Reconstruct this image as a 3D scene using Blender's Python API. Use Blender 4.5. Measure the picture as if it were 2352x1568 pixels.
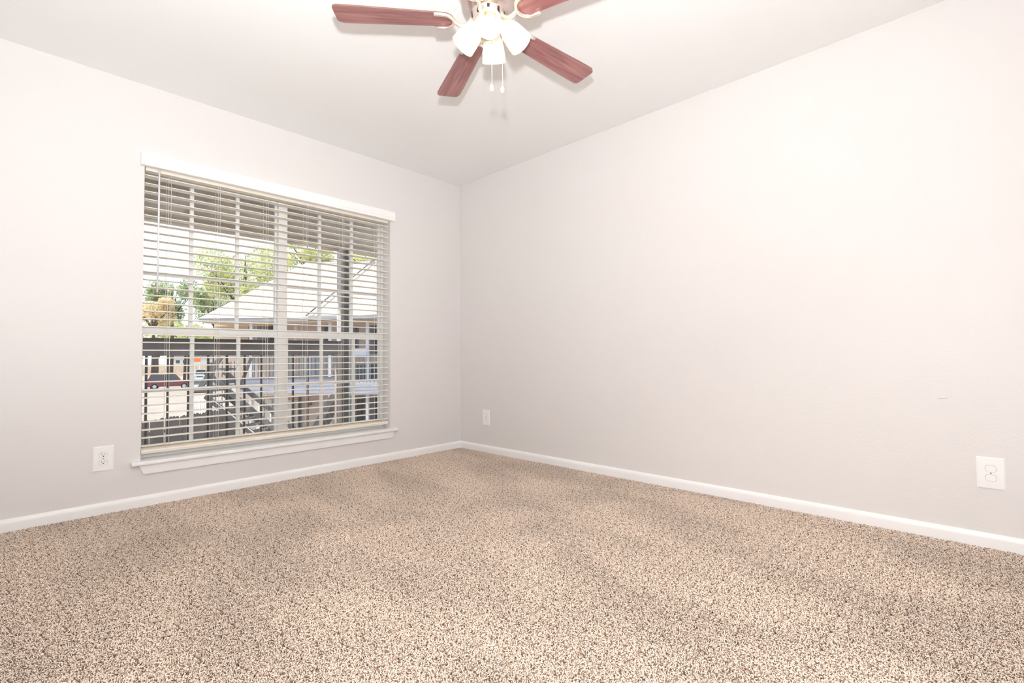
import bpy, bmesh, math, random
from mathutils import Vector, Matrix, Euler
for o in list(bpy.data.objects): bpy.data.objects.remove(o, do_unlink=True)
scene = bpy.context.scene
COL = scene.collection
R = math.radians
random.seed(7)

# ------------------------------------------------------------------ camera
FPX = 1111.364
YAW, PITCH, ROLL = 0.809904, 0.0303543, -0.00879466
CAM = Vector((-2.92303, -3.44758, 0.843231))
cd = bpy.data.cameras.new('camera'); cam = bpy.data.objects.new('camera', cd); COL.objects.link(cam)
cd.sensor_width = 36.0; cd.lens = 36.0 * FPX / 2352.0; cd.clip_start = 0.02; cd.clip_end = 600
_d = Vector((math.sin(YAW)*math.cos(PITCH), math.cos(YAW)*math.cos(PITCH), math.sin(PITCH)))
_r = Vector((math.cos(YAW), -math.sin(YAW), 0)); _u = _r.cross(_d)
RT = _r*math.cos(ROLL) + _u*math.sin(ROLL); UP = _u*math.cos(ROLL) - _r*math.sin(ROLL)
cam.matrix_world = Matrix(((RT.x, UP.x, -_d.x, CAM.x), (RT.y, UP.y, -_d.y, CAM.y), (RT.z, UP.z, -_d.z, CAM.z), (0, 0, 0, 1)))
scene.camera = cam
FH = Vector((math.sin(YAW), math.cos(YAW), 0))     # horizontal forward
RH = Vector((math.cos(YAW), -math.sin(YAW), 0))    # horizontal right
RZ = -YAW                                          # rotation that turns local x into RH, local y into FH

# ------------------------------------------------------------------ world, sun, flash, exposure
w = bpy.data.worlds.new('sky'); scene.world = w; w.use_nodes = True
bg = w.node_tree.nodes['Background']; bg.inputs[0].default_value = (0.80, 0.90, 1.0, 1); bg.inputs[1].default_value = 1.7
sd = bpy.data.lights.new('sun', 'SUN'); sd.energy = 6.0; sd.angle = R(0.6); sd.color = (1.0, 0.94, 0.84)
sun = bpy.data.objects.new('sun', sd); COL.objects.link(sun)
_saz, _sel = R(-58), R(52)
_sv = Vector((math.sin(_saz)*math.cos(_sel), math.cos(_saz)*math.cos(_sel), math.sin(_sel)))
sun.rotation_euler = _sv.to_track_quat('Z', 'Y').to_euler(); sun.location = (-10, 20, 25)
# speedlight on the camera, head tilted up towards the ceiling
fl = bpy.data.lights.new('camera_flash', 'SPOT'); fl.energy = 250; fl.shadow_soft_size = 0.035; fl.color = (0.965, 0.985, 1.0)
fl.spot_size = R(172); fl.spot_blend = 1.0
flash = bpy.data.objects.new('camera_flash', fl); COL.objects.link(flash); flash.location = (-2.931, -3.439, 1.115)
_fe, _fa = R(60), R(2)
flash.rotation_euler = Vector((-math.sin(_fa)*math.cos(_fe), -math.cos(_fa)*math.cos(_fe), -math.sin(_fe))).to_track_quat('Z', 'Y').to_euler()
fp = bpy.data.lights.new('flash_fill', 'POINT'); fp.energy = 31; fp.shadow_soft_size = 0.035; fp.color = (0.975, 0.985, 1.0)   # fill lamp added at the flash to brighten low walls and carpet
fpo = bpy.data.objects.new('flash_fill', fp); COL.objects.link(fpo); fpo.location = flash.location
vs = scene.view_settings
vs.view_transform = 'Standard'; vs.look = 'None'; vs.gamma = 1; vs.use_curve_mapping = False; vs.exposure = 0.02
scene.cycles.max_bounces = 8; scene.cycles.diffuse_bounces = 6; scene.cycles.glossy_bounces = 3; scene.cycles.transparent_max_bounces = 10

# ------------------------------------------------------------------ materials
MATS = {}
def nmat(name):
    m = bpy.data.materials.new(name); m.use_nodes = True; MATS[name] = m
    nt = m.node_tree; return m, nt, nt.nodes['Principled BSDF']
def mat(name, col, rough=0.5, metal=0.0, var=0.06, scale=8.0, bump=0.0, bscale=60.0, spec=0.5, coat=0.0):
    m, nt, b = nmat(name)
    tc = nt.nodes.new('ShaderNodeNewGeometry'); n = nt.nodes.new('ShaderNodeTexNoise')
    n.inputs['Scale'].default_value = scale; n.inputs['Detail'].default_value = 3
    nt.links.new(tc.outputs['Position'], n.inputs['Vector'])
    rp = nt.nodes.new('ShaderNodeValToRGB'); e = rp.color_ramp.elements
    e[0].position = 0.3; e[1].position = 0.7
    e[0].color = tuple(c*(1-var) for c in col)+(1,); e[1].color = tuple(min(1, c*(1+var)) for c in col)+(1,)
    nt.links.new(n.outputs['Fac'], rp.inputs['Fac']); nt.links.new(rp.outputs['Color'], b.inputs['Base Color'])
    b.inputs['Roughness'].default_value = rough; b.inputs['Metallic'].default_value = metal
    b.inputs['Specular IOR Level'].default_value = spec
    if coat: b.inputs['Coat Weight'].default_value = coat
    if bump:
        n2 = nt.nodes.new('ShaderNodeTexNoise'); n2.inputs['Scale'].default_value = bscale; n2.inputs['Detail'].default_value = 4
        nt.links.new(tc.outputs['Position'], n2.inputs['Vector'])
        bp = nt.nodes.new('ShaderNodeBump'); bp.inputs['Strength'].default_value = bump; bp.inputs['Distance'].default_value = 0.01
        nt.links.new(n2.outputs['Fac'], bp.inputs['Height']); nt.links.new(bp.outputs['Normal'], b.inputs['Normal'])
    return m
def wave_mat(name, c1, c2, scale, direction='Z', rough=0.7, dist=1.0, bump=0.3, dscale=2.0):
    m, nt, b = nmat(name)
    g = nt.nodes.new('ShaderNodeNewGeometry'); wv = nt.nodes.new('ShaderNodeTexWave')
    wv.bands_direction = direction; wv.inputs['Scale'].default_value = scale; wv.inputs['Distortion'].default_value = dist
    wv.inputs['Detail'].default_value = 3; wv.inputs['Detail Scale'].default_value = dscale
    nt.links.new(g.outputs['Position'], wv.inputs['Vector'])
    rp = nt.nodes.new('ShaderNodeValToRGB'); rp.color_ramp.elements[0].color = c1+(1,); rp.color_ramp.elements[1].color = c2+(1,)
    nt.links.new(wv.outputs['Fac'], rp.inputs['Fac']); nt.links.new(rp.outputs['Color'], b.inputs['Base Color'])
    b.inputs['Roughness'].default_value = rough
    if bump:
        bp = nt.nodes.new('ShaderNodeBump'); bp.inputs['Strength'].default_value = bump; bp.inputs['Distance'].default_value = 0.01
        nt.links.new(wv.outputs['Fac'], bp.inputs['Height']); nt.links.new(bp.outputs['Normal'], b.inputs['Normal'])
    return m

def wall_mat():
    m, nt, b = nmat('wall_paint')
    g = nt.nodes.new('ShaderNodeNewGeometry')
    n = nt.nodes.new('ShaderNodeTexNoise'); n.inputs['Scale'].default_value = 1.2; n.inputs['Detail'].default_value = 2
    nt.links.new(g.outputs['Position'], n.inputs['Vector'])
    rp = nt.nodes.new('ShaderNodeValToRGB'); e = rp.color_ramp.elements
    e[0].position, e[1].position = 0.35, 0.65
    e[0].color = (0.780, 0.753, 0.744, 1); e[1].color = (0.780, 0.760, 0.744, 1)
    nt.links.new(n.outputs['Fac'], rp.inputs['Fac']); nt.links.new(rp.outputs['Color'], b.inputs['Base Color'])
    b.inputs['Roughness'].default_value = 0.46; b.inputs['Specular IOR Level'].default_value = 0.3
    mp = nt.nodes.new('ShaderNodeMapping'); mp.inputs['Scale'].default_value = (1, 1, 1.6)
    nt.links.new(g.outputs['Position'], mp.inputs['Vector'])
    n2 = nt.nodes.new('ShaderNodeTexNoise'); n2.inputs['Scale'].default_value = 70; n2.inputs['Detail'].default_value = 2; n2.inputs['Distortion'].default_value = 0.6
    nt.links.new(mp.outputs[0], n2.inputs['Vector'])
    bp = nt.nodes.new('ShaderNodeBump'); bp.inputs['Strength'].default_value = 0.10; bp.inputs['Distance'].default_value = 0.006
    nt.links.new(n2.outputs['Fac'], bp.inputs['Height']); nt.links.new(bp.outputs['Normal'], b.inputs['Normal'])
wall_mat()
mat('ceiling_paint', (0.94, 0.945, 0.945), 0.85, var=0.008, scale=2, bump=0.05, bscale=90, spec=0.2)
mat('trim_white', (0.93, 0.925, 0.92), 0.38, var=0.01, scale=5, bump=0.02, bscale=30)
mat('vinyl_white', (0.86, 0.86, 0.865), 0.4, var=0.02, scale=6)
mat('slat_cream', (0.90, 0.845, 0.745), 0.45, var=0.02, scale=5)
mat('valance_white', (0.95, 0.94, 0.93), 0.45, var=0.01, scale=5)
mat('cord_white', (0.85, 0.82, 0.77), 0.7, var=0.03, scale=80)
mat('wand_clear', (0.85, 0.85, 0.86), 0.2, var=0.02, scale=20)
mat('plate_white', (0.93, 0.925, 0.92), 0.3, var=0.005, scale=10)
mat('slot_dark', (0.015, 0.012, 0.012), 0.5, var=0.1)
mat('seam_grey', (0.35, 0.34, 0.33), 0.5, var=0.05)
mat('nickel', (0.88, 0.82, 0.74), 0.30, metal=0.85, var=0.05, scale=30)
mat('housing_nickel', (0.62, 0.52, 0.49), 0.28, metal=0.9, var=0.05, scale=20)
mat('vent_dark', (0.03, 0.02, 0.015), 0.6, var=0.1)
mat('blade_edge', (0.20, 0.10, 0.085), 0.4, var=0.1)

def blade_mat():
    m, nt, b = nmat('cherry_wood')
    tc = nt.nodes.new('ShaderNodeTexCoord'); mp = nt.nodes.new('ShaderNodeMapping')
    mp.inputs['Scale'].default_value = (3.0, 46.0, 8.0)
    nt.links.new(tc.outputs['Object'], mp.inputs['Vector'])
    n = nt.nodes.new('ShaderNodeTexNoise'); n.inputs['Scale'].default_value = 1.0; n.inputs['Detail'].default_value = 5; n.inputs['Distortion'].default_value = 0.8
    nt.links.new(mp.outputs[0], n.inputs['Vector'])
    rp = nt.nodes.new('ShaderNodeValToRGB'); e = rp.color_ramp.elements
    e[0].position, e[1].position = 0.30, 0.72
    e[0].color = (0.22, 0.080, 0.082, 1); e[1].color = (0.46, 0.215, 0.20, 1)
    nt.links.new(n.outputs['Fac'], rp.inputs['Fac']); nt.links.new(rp.outputs['Color'], b.inputs['Base Color'])
    b.inputs['Roughness'].default_value = 0.33; b.inputs['Coat Weight'].default_value = 0.25
blade_mat()

def glass_mat():
    m, nt, b = nmat('pane_glass'); nt.nodes.remove(b); out = nt.nodes['Material Output']
    tr = nt.nodes.new('ShaderNodeBsdfTransparent'); tr.inputs[0].default_value = (0.95, 0.97, 0.965, 1)
    gl = nt.nodes.new('ShaderNodeBsdfGlossy'); gl.inputs['Roughness'].default_value = 0.03
    lw = nt.nodes.new('ShaderNodeFresnel'); lw.inputs['IOR'].default_value = 1.35
    mx = nt.nodes.new('ShaderNodeMixShader')
    nt.links.new(lw.outputs[0], mx.inputs[0]); nt.links.new(tr.outputs[0], mx.inputs[1]); nt.links.new(gl.outputs[0], mx.inputs[2])
    nt.links.new(mx.outputs[0], out.inputs[0])
glass_mat()
def shade_mat():
    m, nt, b = nmat('frosted_shade'); nt.nodes.remove(b); out = nt.nodes['Material Output']
    df = nt.nodes.new('ShaderNodeBsdfDiffuse'); df.inputs[0].default_value = (0.74, 0.70, 0.63, 1)
    tl = nt.nodes.new('ShaderNodeBsdfTranslucent'); tl.inputs[0].default_value = (1.0, 0.93, 0.80, 1)
    m1 = nt.nodes.new('ShaderNodeMixShader'); m1.inputs[0].default_value = 0.60
    nt.links.new(df.outputs[0], m1.inputs[1]); nt.links.new(tl.outputs[0], m1.inputs[2])
    em = nt.nodes.new('ShaderNodeEmission'); em.inputs[0].default_value = (1.0, 0.9, 0.74, 1); em.inputs[1].default_value = 0.16
    ad = nt.nodes.new('ShaderNodeAddShader'); nt.links.new(m1.outputs[0], ad.inputs[0]); nt.links.new(em.outputs[0], ad.inputs[1])
    nt.links.new(ad.outputs[0], out.inputs[0])
shade_mat()
def bulb_mat():
    m, nt, b = nmat('lit_bulb'); nt.nodes.remove(b); out = nt.nodes['Material Output']
    tr = nt.nodes.new('ShaderNodeBsdfTransparent'); tr.inputs[0].default_value = (1, 0.98, 0.95, 1)
    em = nt.nodes.new('ShaderNodeEmission'); em.inputs[0].default_value = (1.0, 0.88, 0.68, 1); em.inputs[1].default_value = 4.0
    mx = nt.nodes.new('ShaderNodeMixShader'); mx.inputs[0].default_value = 0.22
    nt.links.new(tr.outputs[0], mx.inputs[1]); nt.links.new(em.outputs[0], mx.inputs[2]); nt.links.new(mx.outputs[0], out.inputs[0])
bulb_mat()

# carpet
def carpet_ramp(nt):
    """Broad vacuum-cleaner tracks in the nap: lighter and darker brushed areas of the yarn."""
    g = nt.nodes.new('ShaderNodeNewGeometry')
    mp = nt.nodes.new('ShaderNodeMapping'); mp.inputs['Rotation'].default_value = (0, 0, R(-40)); mp.inputs['Scale'].default_value = (1.0, 0.55, 1)
    nt.links.new(g.outputs['Position'], mp.inputs['Vector'])
    n = nt.nodes.new('ShaderNodeTexNoise'); n.inputs['Scale'].default_value = 2.6; n.inputs['Detail'].default_value = 2.5; n.inputs['Distortion'].default_value = 0.5
    nt.links.new(mp.outputs[0], n.inputs['Vector'])
    # straight passes of the cleaner head, about 0.3 m wide, brushed alternately
    mp2 = nt.nodes.new('ShaderNodeMapping'); mp2.inputs['Rotation'].default_value = (0, 0, R(28)); nt.links.new(g.outputs['Position'], mp2.inputs['Vector'])
    wv = nt.nodes.new('ShaderNodeTexWave'); wv.bands_direction = 'X'; wv.inputs['Scale'].default_value = 0.52; wv.inputs['Distortion'].default_value = 2.2; wv.inputs['Detail'].default_value = 1.5; wv.inputs['Detail Scale'].default_value = 0.9
    nt.links.new(mp2.outputs[0], wv.inputs['Vector'])
    mxw = nt.nodes.new('ShaderNodeMath'); mxw.operation = 'MULTIPLY_ADD'; mxw.inputs[1].default_value = 0.10
    nt.links.new(wv.outputs['Fac'], mxw.inputs[0]); nt.links.new(n.outputs['Fac'], mxw.inputs[2])
    rp = nt.nodes.new('ShaderNodeMapRange'); rp.inputs['From Min'].default_value = 0.42; rp.inputs['From Max'].default_value = 0.68
    rp.inputs['To Min'].default_value = 0.91; rp.inputs['To Max'].default_value = 1.12
    nt.links.new(mxw.outputs[0], rp.inputs['Value']); return rp
def carpet_mats():
    m, nt, b = nmat('carpet_yarn')
    at = nt.nodes.new('ShaderNodeAttribute'); at.attribute_name = 'tone'
    rp = nt.nodes.new('ShaderNodeValToRGB'); e = rp.color_ramp.elements
    e[0].position = 0.0; e[0].color = (0.16, 0.10, 0.07, 1)
    e[1].position = 1.0; e[1].color = (1.0, 0.87, 0.74, 1)
    k = e.new(0.11); k.color = (0.34, 0.23, 0.165, 1); k = e.new(0.17); k.color = (0.95, 0.745, 0.605, 1)
    nt.links.new(at.outputs['Fac'], rp.inputs['Fac'])
    big = carpet_ramp(nt)
    ml = nt.nodes.new('ShaderNodeVectorMath'); ml.operation = 'SCALE'
    nt.links.new(rp.outputs['Color'], ml.inputs[0]); nt.links.new(big.outputs[0], ml.inputs['Scale'])
    nt.links.new(ml.outputs[0], b.inputs['Base Color'])
    b.inputs['Roughness'].default_value = 0.9; b.inputs['Specular IOR Level'].default_value = 0.1
    b.inputs['Sheen Weight'].default_value = 0.15
    mat('carpet_backing', (0.60, 0.46, 0.36), 0.95, var=0.35, scale=220, spec=0.05)
carpet_mats()

# outdoors
mat('rail_brown', (0.20, 0.175, 0.175), 0.7, var=0.2, scale=6)
mat('iron_dark', (0.09, 0.072, 0.068), 0.6, var=0.2, scale=10)
mat('porch_board', (0.50, 0.41, 0.33), 0.8, var=0.3, scale=4)
mat('porch_fascia', (0.56, 0.49, 0.44), 0.8, var=0.25, scale=5)
mat('deck_board', (0.22, 0.18, 0.16), 0.85, var=0.2, scale=6)
mat('siding_dark', (0.13, 0.118, 0.11), 0.75, var=0.12, scale=8)
mat('corner_board', (0.52, 0.50, 0.52), 0.7, var=0.12, scale=6)
mat('wood_post', (0.42, 0.34, 0.31), 0.8, var=0.12, scale=8)
mat('concrete', (0.36, 0.30, 0.27), 0.9, var=0.10, scale=0.6)
mat('asphalt', (0.36, 0.33, 0.32), 0.9, var=0.1, scale=1.0)
mat('fence_weathered', (0.16, 0.135, 0.125), 0.9, var=0.25, scale=3)
mat('fence_tan', (0.55, 0.43, 0.33), 0.9, var=0.15, scale=2)
mat('stucco_tan', (0.70, 0.54, 0.38), 0.9, var=0.06, scale=1)
mat('stucco_pink', (0.52, 0.42, 0.37), 0.9, var=0.06, scale=1)
mat('siding_blue', (0.42, 0.42, 0.50), 0.7, var=0.08, scale=2)
mat('fascia_grey', (0.40, 0.39, 0.42), 0.6, var=0.1, scale=2)
mat('post_pale', (0.62, 0.62, 0.68), 0.6, var=0.05, scale=3)
mat('door_white', (0.66, 0.64, 0.62), 0.5, var=0.05, scale=2)
mat('door_pink', (0.72, 0.42, 0.36), 0.6, var=0.05, scale=2)
mat('window_dark', (0.07, 0.075, 0.09), 0.12, var=0.2, scale=1)
mat('stair_dark', (0.13, 0.118, 0.122), 0.7, var=0.2, scale=5)
mat('pale_wood_and_highlight', (0.75, 0.70, 0.66), 0.5, var=0.05)  # pale wood of pickets and sign posts; also paints the stringer highlight
mat('flashing', (0.16, 0.16, 0.17), 0.5, var=0.1)
mat('bark', (0.10, 0.075, 0.06), 0.9, var=0.3, scale=6)
mat('paint_red', (0.17, 0.018, 0.03), 0.25, var=0.1, coat=0.6)
mat('paint_white', (0.72, 0.72, 0.73), 0.25, var=0.03, coat=0.6)
mat('paint_silver', (0.48, 0.53, 0.62), 0.3, var=0.05, metal=0.3, coat=0.5)
mat('paint_navy', (0.035, 0.04, 0.06), 0.25, var=0.1, coat=0.6)
mat('tyre', (0.02, 0.02, 0.02), 0.8, var=0.1)
mat('rim_metal', (0.6, 0.6, 0.62), 0.3, metal=0.9, var=0.05)
mat('lamp_glass', (0.8, 0.78, 0.72), 0.15, var=0.03)
mat('sign_orange', (0.78, 0.18, 0.06), 0.6, var=0.05)
mat('house_white', (0.72, 0.70, 0.68), 0.8, var=0.05)
def shingle_mat():
    m, nt, b = nmat('roof_shingle')
    g = nt.nodes.new('ShaderNodeNewGeometry'); br = nt.nodes.new('ShaderNodeTexBrick')
    mp = nt.nodes.new('ShaderNodeMapping'); mp.inputs['Rotation'].default_value = (R(90), 0, 0)
    mp.vector_type = 'POINT'
    tc = nt.nodes.new('ShaderNodeTexCoord'); nt.links.new(tc.outputs['UV'], br.inputs['Vector'])
    br.inputs['Scale'].default_value = 1.0; br.inputs['Brick Width'].default_value = 0.45; br.inputs['Row Height'].default_value = 0.16
    br.inputs['Mortar Size'].default_value = 0.012; br.inputs['Bias'].default_value = -0.2
    br.inputs['Color1'].default_value = (0.56, 0.495, 0.455, 1); br.inputs['Color2'].default_value = (0.47, 0.415, 0.385, 1); br.inputs['Mortar'].default_value = (0.31, 0.28, 0.27, 1)
    nt.links.new(br.outputs['Color'], b.inputs['Base Color']); b.inputs['Roughness'].default_value = 0.9
shingle_mat()
def leaf_mat(name, c1, c2):
    m, nt, b = nmat(name); nt.nodes.remove(b); out = nt.nodes['Material Output']
    g = nt.nodes.new('ShaderNodeNewGeometry'); n = nt.nodes.new('ShaderNodeTexNoise'); n.inputs['Scale'].default_value = 1.1; n.inputs['Detail'].default_value = 4
    nt.links.new(g.outputs['Position'], n.inputs['Vector'])
    rp = nt.nodes.new('ShaderNodeValToRGB'); rp.color_ramp.elements[0].position = 0.38; rp.color_ramp.elements[1].position = 0.62
    rp.color_ramp.elements[0].color = c1+(1,); rp.color_ramp.elements[1].color = c2+(1,)
    nt.links.new(n.outputs['Fac'], rp.inputs['Fac'])
    d = nt.nodes.new('ShaderNodeBsdfDiffuse'); t = nt.nodes.new('ShaderNodeBsdfTranslucent'); mx = nt.nodes.new('ShaderNodeMixShader'); mx.inputs[0].default_value = 0.5
    nt.links.new(rp.outputs[0], d.inputs[0]); nt.links.new(rp.outputs[0], t.inputs[0])
    nt.links.new(d.outputs[0], mx.inputs[1]); nt.links.new(t.outputs[0], mx.inputs[2]); nt.links.new(mx.outputs[0], out.inputs[0])
leaf_mat('leaf_green', (0.34, 0.42, 0.20), (0.85, 0.82, 0.42))
leaf_mat('leaf_dark', (0.20, 0.29, 0.17), (0.60, 0.64, 0.34))
leaf_mat('leaf_amber', (0.66, 0.56, 0.32), (0.95, 0.80, 0.54))
leaf_mat('leaf_yellow', (0.48, 0.54, 0.24), (0.90, 0.88, 0.45))

# ------------------------------------------------------------------ helpers
WL = {}
def reg(o, at, parent):
    at = Vector(at); WL[o.name] = at; COL.objects.link(o)
    if parent is not None:
        o.parent = parent; o.location = at - WL[parent.name]
    else: o.location = at
    return o
def tag(o, label=None, cat=None, group=None, kind=None):
    if label: o['label'] = label
    if cat: o['category'] = cat
    if group: o['group'] = group
    if kind: o['kind'] = kind
    return o
def thing(name, at, label=None, cat=None, group=None, kind=None):
    return tag(reg(bpy.data.objects.new(name, None), at, None), label, cat, group, kind)
def mesh_from(name, verts, faces, m=None, smooth=False, uvs=None):
    me = bpy.data.meshes.new(name); me.from_pydata([tuple(v) for v in verts], [], faces); me.update()
    if m: me.materials.append(MATS[m])
    if smooth: me.polygons.foreach_set('use_smooth', [True]*len(me.polygons))
    return me
def bm_mesh(name, bm, m, smooth=False):
    bmesh.ops.recalc_face_normals(bm, faces=bm.faces[:])
    me = bpy.data.meshes.new(name); bm.to_mesh(me); bm.free(); me.materials.append(MATS[m])
    if smooth:
        me.polygons.foreach_set('use_smooth', [True]*len(me.polygons))
        try: me.set_sharp_from_angle(angle=R(35))
        except Exception: pass
    return me
def put(name, me, at=(0, 0, 0), parent=None, rot=(0, 0, 0)):
    o = bpy.data.objects.new(name, me); o.rotation_euler = rot
    return reg(o, at, parent)
BOXC = {}
def bm_box(bm, c, s, rotz=0):
    mtx = Matrix.Translation(c) @ Matrix.Rotation(rotz, 4, 'Z') @ Matrix.Diagonal((s[0], s[1], s[2], 1))
    return bmesh.ops.create_cube(bm, size=1, matrix=mtx)['verts']
def box(name, c, s, m, parent=None, rot=(0, 0, 0), bev=0.0):
    key = (tuple(round(x, 4) for x in s), m, bev)
    if key not in BOXC:
        bm = bmesh.new(); bm_box(bm, (0, 0, 0), s)
        if bev: bmesh.ops.bevel(bm, geom=bm.edges[:], offset=bev, segments=2, affect='EDGES', profile=0.6)
        BOXC[key] = bm_mesh(name, bm, m, smooth=bool(bev))
    return put(name, BOXC[key], c, parent, rot)
def bx(name, x0, x1, y0, y1, z0, z1, m, parent=None, bev=0.0):
    return box(name, ((x0+x1)/2, (y0+y1)/2, (z0+z1)/2), (abs(x1-x0), abs(y1-y0), abs(z1-z0)), m, parent, bev=bev)
def lathe(name, prof, m, seg=32, smooth=True, cap=False):
    vs, fs = [], []
    for r, z in prof:
        for k in range(seg):
            a = 2*math.pi*k/seg; vs.append((r*math.cos(a), r*math.sin(a), z))
    for i in range(len(prof)-1):
        for k in range(seg):
            k2 = (k+1) % seg; fs.append((i*seg+k, i*seg+k2, (i+1)*seg+k2, (i+1)*seg+k))
    if cap:
        fs.append(tuple(range(seg))[::-1]); fs.append(tuple((len(prof)-1)*seg+k for k in range(seg)))
    me = mesh_from(name, vs, fs, m, smooth)
    if smooth:
        try: me.set_sharp_from_angle(angle=R(40))
        except Exception: pass
    return me
def tube_data(pts, rad, seg=8, closed=False):
    pts = [Vector(p) for p in pts]; vs, fs = [], []; n = len(pts)
    rads = rad if isinstance(rad, (list, tuple)) else [rad]*n
    ref = None
    for i, p in enumerate(pts):
        t = (pts[min(i+1, n-1)] - pts[max(i-1, 0)]).normalized()
        if ref is None: ref = Vector((0, 0, 1)) if abs(t.z) < 0.9 else Vector((1, 0, 0))
        a = (ref - t*ref.dot(t)).normalized(); ref = a; b = t.cross(a)
        for k in range(seg):
            q = 2*math.pi*k/seg; vs.append(p + (a*math.cos(q) + b*math.sin(q))*rads[i])
    for i in range(n-1):
        for k in range(seg):
            k2 = (k+1) % seg; fs.append((i*seg+k, i*seg+k2, (i+1)*seg+k2, (i+1)*seg+k))
    fs.append(tuple(range(seg))[::-1]); fs.append(tuple((n-1)*seg+k for k in range(seg)))
    return vs, fs
def tubes(name, lines, m, seg=8):
    V, F = [], []
    for pts, rad in lines:
        v, f = tube_data(pts, rad, seg); o = len(V); V += v; F += [tuple(i+o for i in q) for q in f]
    return mesh_from(name, V, F, m, True)
def extrude_profile(name, prof, axis_len, m, smooth=False):
    """prof: (y,z) polygon, extruded along local x from 0 to axis_len."""
    n = len(prof); vs = [(0, y, z) for y, z in prof] + [(axis_len, y, z) for y, z in prof]
    fs = [(i, (i+1) % n, n+(i+1) % n, n+i) for i in range(n)] + [tuple(range(n))[::-1], tuple(range(n, 2*n))]
    bm = bmesh.new(); bmv = [bm.verts.new(v) for v in vs]
    for f in fs: bm.faces.new([bmv[i] for i in f])
    return bm_mesh(name, bm, m, smooth)
# pixels of the 2352x1568 photograph to rays / points
def ray(px, py):
    return RT*((px-1176)/FPX) - UP*((py-784)/FPX) + _d
def atY(px, py, y):
    v = ray(px, py); return CAM + v*((y-CAM.y)/v.y)
def atX(px, py, x):
    v = ray(px, py); return CAM + v*((x-CAM.x)/v.x)
def atD(px, py, d):           # at horizontal forward distance d
    v = ray(px, py); return CAM + v*(d/v.dot(FH))
def on_ground(px, py, z):
    v = ray(px, py); return CAM + v*((z-CAM.z)/v.z)
def sz(px, py, d):            # (right offset, height) at distance d
    p = atD(px, py, d) - CAM; return p.dot(RH), p.z + CAM.z
def front(name, px0, px1, py0, py1, d, depth, m, parent=None, bev=0.0, z0=None, z1=None):
    """Box whose near face stands at forward distance d; edges read off the photograph at that distance."""
    mx, my = (px0+px1)/2, (py0+py1)/2
    s0, s1 = sz(px0, my, d)[0], sz(px1, my, d)[0]
    zt = sz(mx, py0, d)[1] if z1 is None else z1; zb = sz(mx, py1, d)[1] if z0 is None else z0
    c = CAM + RH*((s0+s1)/2) + FH*(d+depth/2); c.z = (zt+zb)/2
    return box(name, c, (s1-s0, depth, zt-zb), m, parent, rot=(0, 0, RZ), bev=bev)

# ------------------------------------------------------------------ room shell
XL, YB, H = -3.17, -4.11, 2.44
OX0, OX1, OZ0, OZ1 = -2.377, -0.745, 0.250, 2.005       # window opening
TH = 0.20
fl_ = bx('floor', XL, 0, YB, 0, -0.12, 0.0, 'carpet_backing'); tag(fl_, kind='structure')
tag(bx('ceiling', XL, 0, YB, 0, H, H+0.12, 'ceiling_paint'), kind='structure')
bm = bmesh.new()
for x0, x1, z0, z1 in ((XL-TH, OX0, -0.12, H+0.12), (OX1, TH, -0.12, H+0.12), (OX0, OX1, -0.12, OZ0), (OX0, OX1, OZ1, H+0.12)):
    bm_box(bm, ((x0+x1)/2, TH/2, (z0+z1)/2), (x1-x0, TH, z1-z0))
tag(put('wall_left', bm_mesh('wall_left', bm, 'wall_paint')), kind='structure')
tag(bx('wall_right', 0, TH, YB-TH, 0, -0.12, H+0.12, 'wall_paint'), kind='structure')
tag(bx('wall_back', XL-TH, 0, YB-TH, YB, -0.12, H+0.12, 'wall_paint'), kind='structure')
tag(bx('wall_near', XL-TH, XL, YB, 0, -0.12, H+0.12, 'wall_paint'), kind='structure')
BB = [(0, 0), (0.0125, 0), (0.0135, 0.045), (0.0125, 0.054), (0.009, 0.062), (0.004, 0.067), (0, 0.0685)]
def baseboard(name, L, at, rotz):
    tag(put(name, extrude_profile(name, [(-y, z) for y, z in BB], L, 'trim_white', True), at, rot=(0, 0, rotz)), kind='structure')
baseboard('baseboard_left', -XL, (XL, 0, 0), 0)
baseboard('baseboard_right', -YB, (0, 0, 0), R(-90))
baseboard('baseboard_back', -XL, (0, YB, 0), R(180))
baseboard('baseboard_near', -YB, (XL, YB, 0), R(90))

# window sill board and apron
sill = thing('trim_1', (-1.56, -0.03, 0.19), kind='structure')
bx('stool', OX0-0.045, OX1+0.050, -0.036, 0.0, 0.2445, 0.2655, 'trim_white', sill, bev=0.005)
bx('stool_board', OX0, OX1, -0.004, 0.125, 0.2455, 0.2650, 'trim_white', sill)
bm = bmesh.new()
ax0, ax1, az0, az1 = OX0-0.012, OX1+0.022, 0.1895, 0.2450
q = [(ax0, az1), (ax0+0.026, az0), (ax1-0.020, az0), (ax1, az0+0.018), (ax1, az1)]
fv = [bm.verts.new((x, -0.016, z)) for x, z in q]; bv = [bm.verts.new((x, 0.0, z)) for x, z in q]
bm.faces.new(fv); bm.faces.new(bv[::-1])
for i in range(len(q)): bm.faces.new((fv[i], fv[(i+1) % len(q)], bv[(i+1) % len(q)], bv[i]))
bmesh.ops.bevel(bm, geom=[e for e in bm.edges if all(v.co.y < -0.01 for v in e.verts)], offset=0.003, segments=2, affect='EDGES')
put('apron', bm_mesh('apron', bm, 'trim_white', True), parent=sill)

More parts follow.
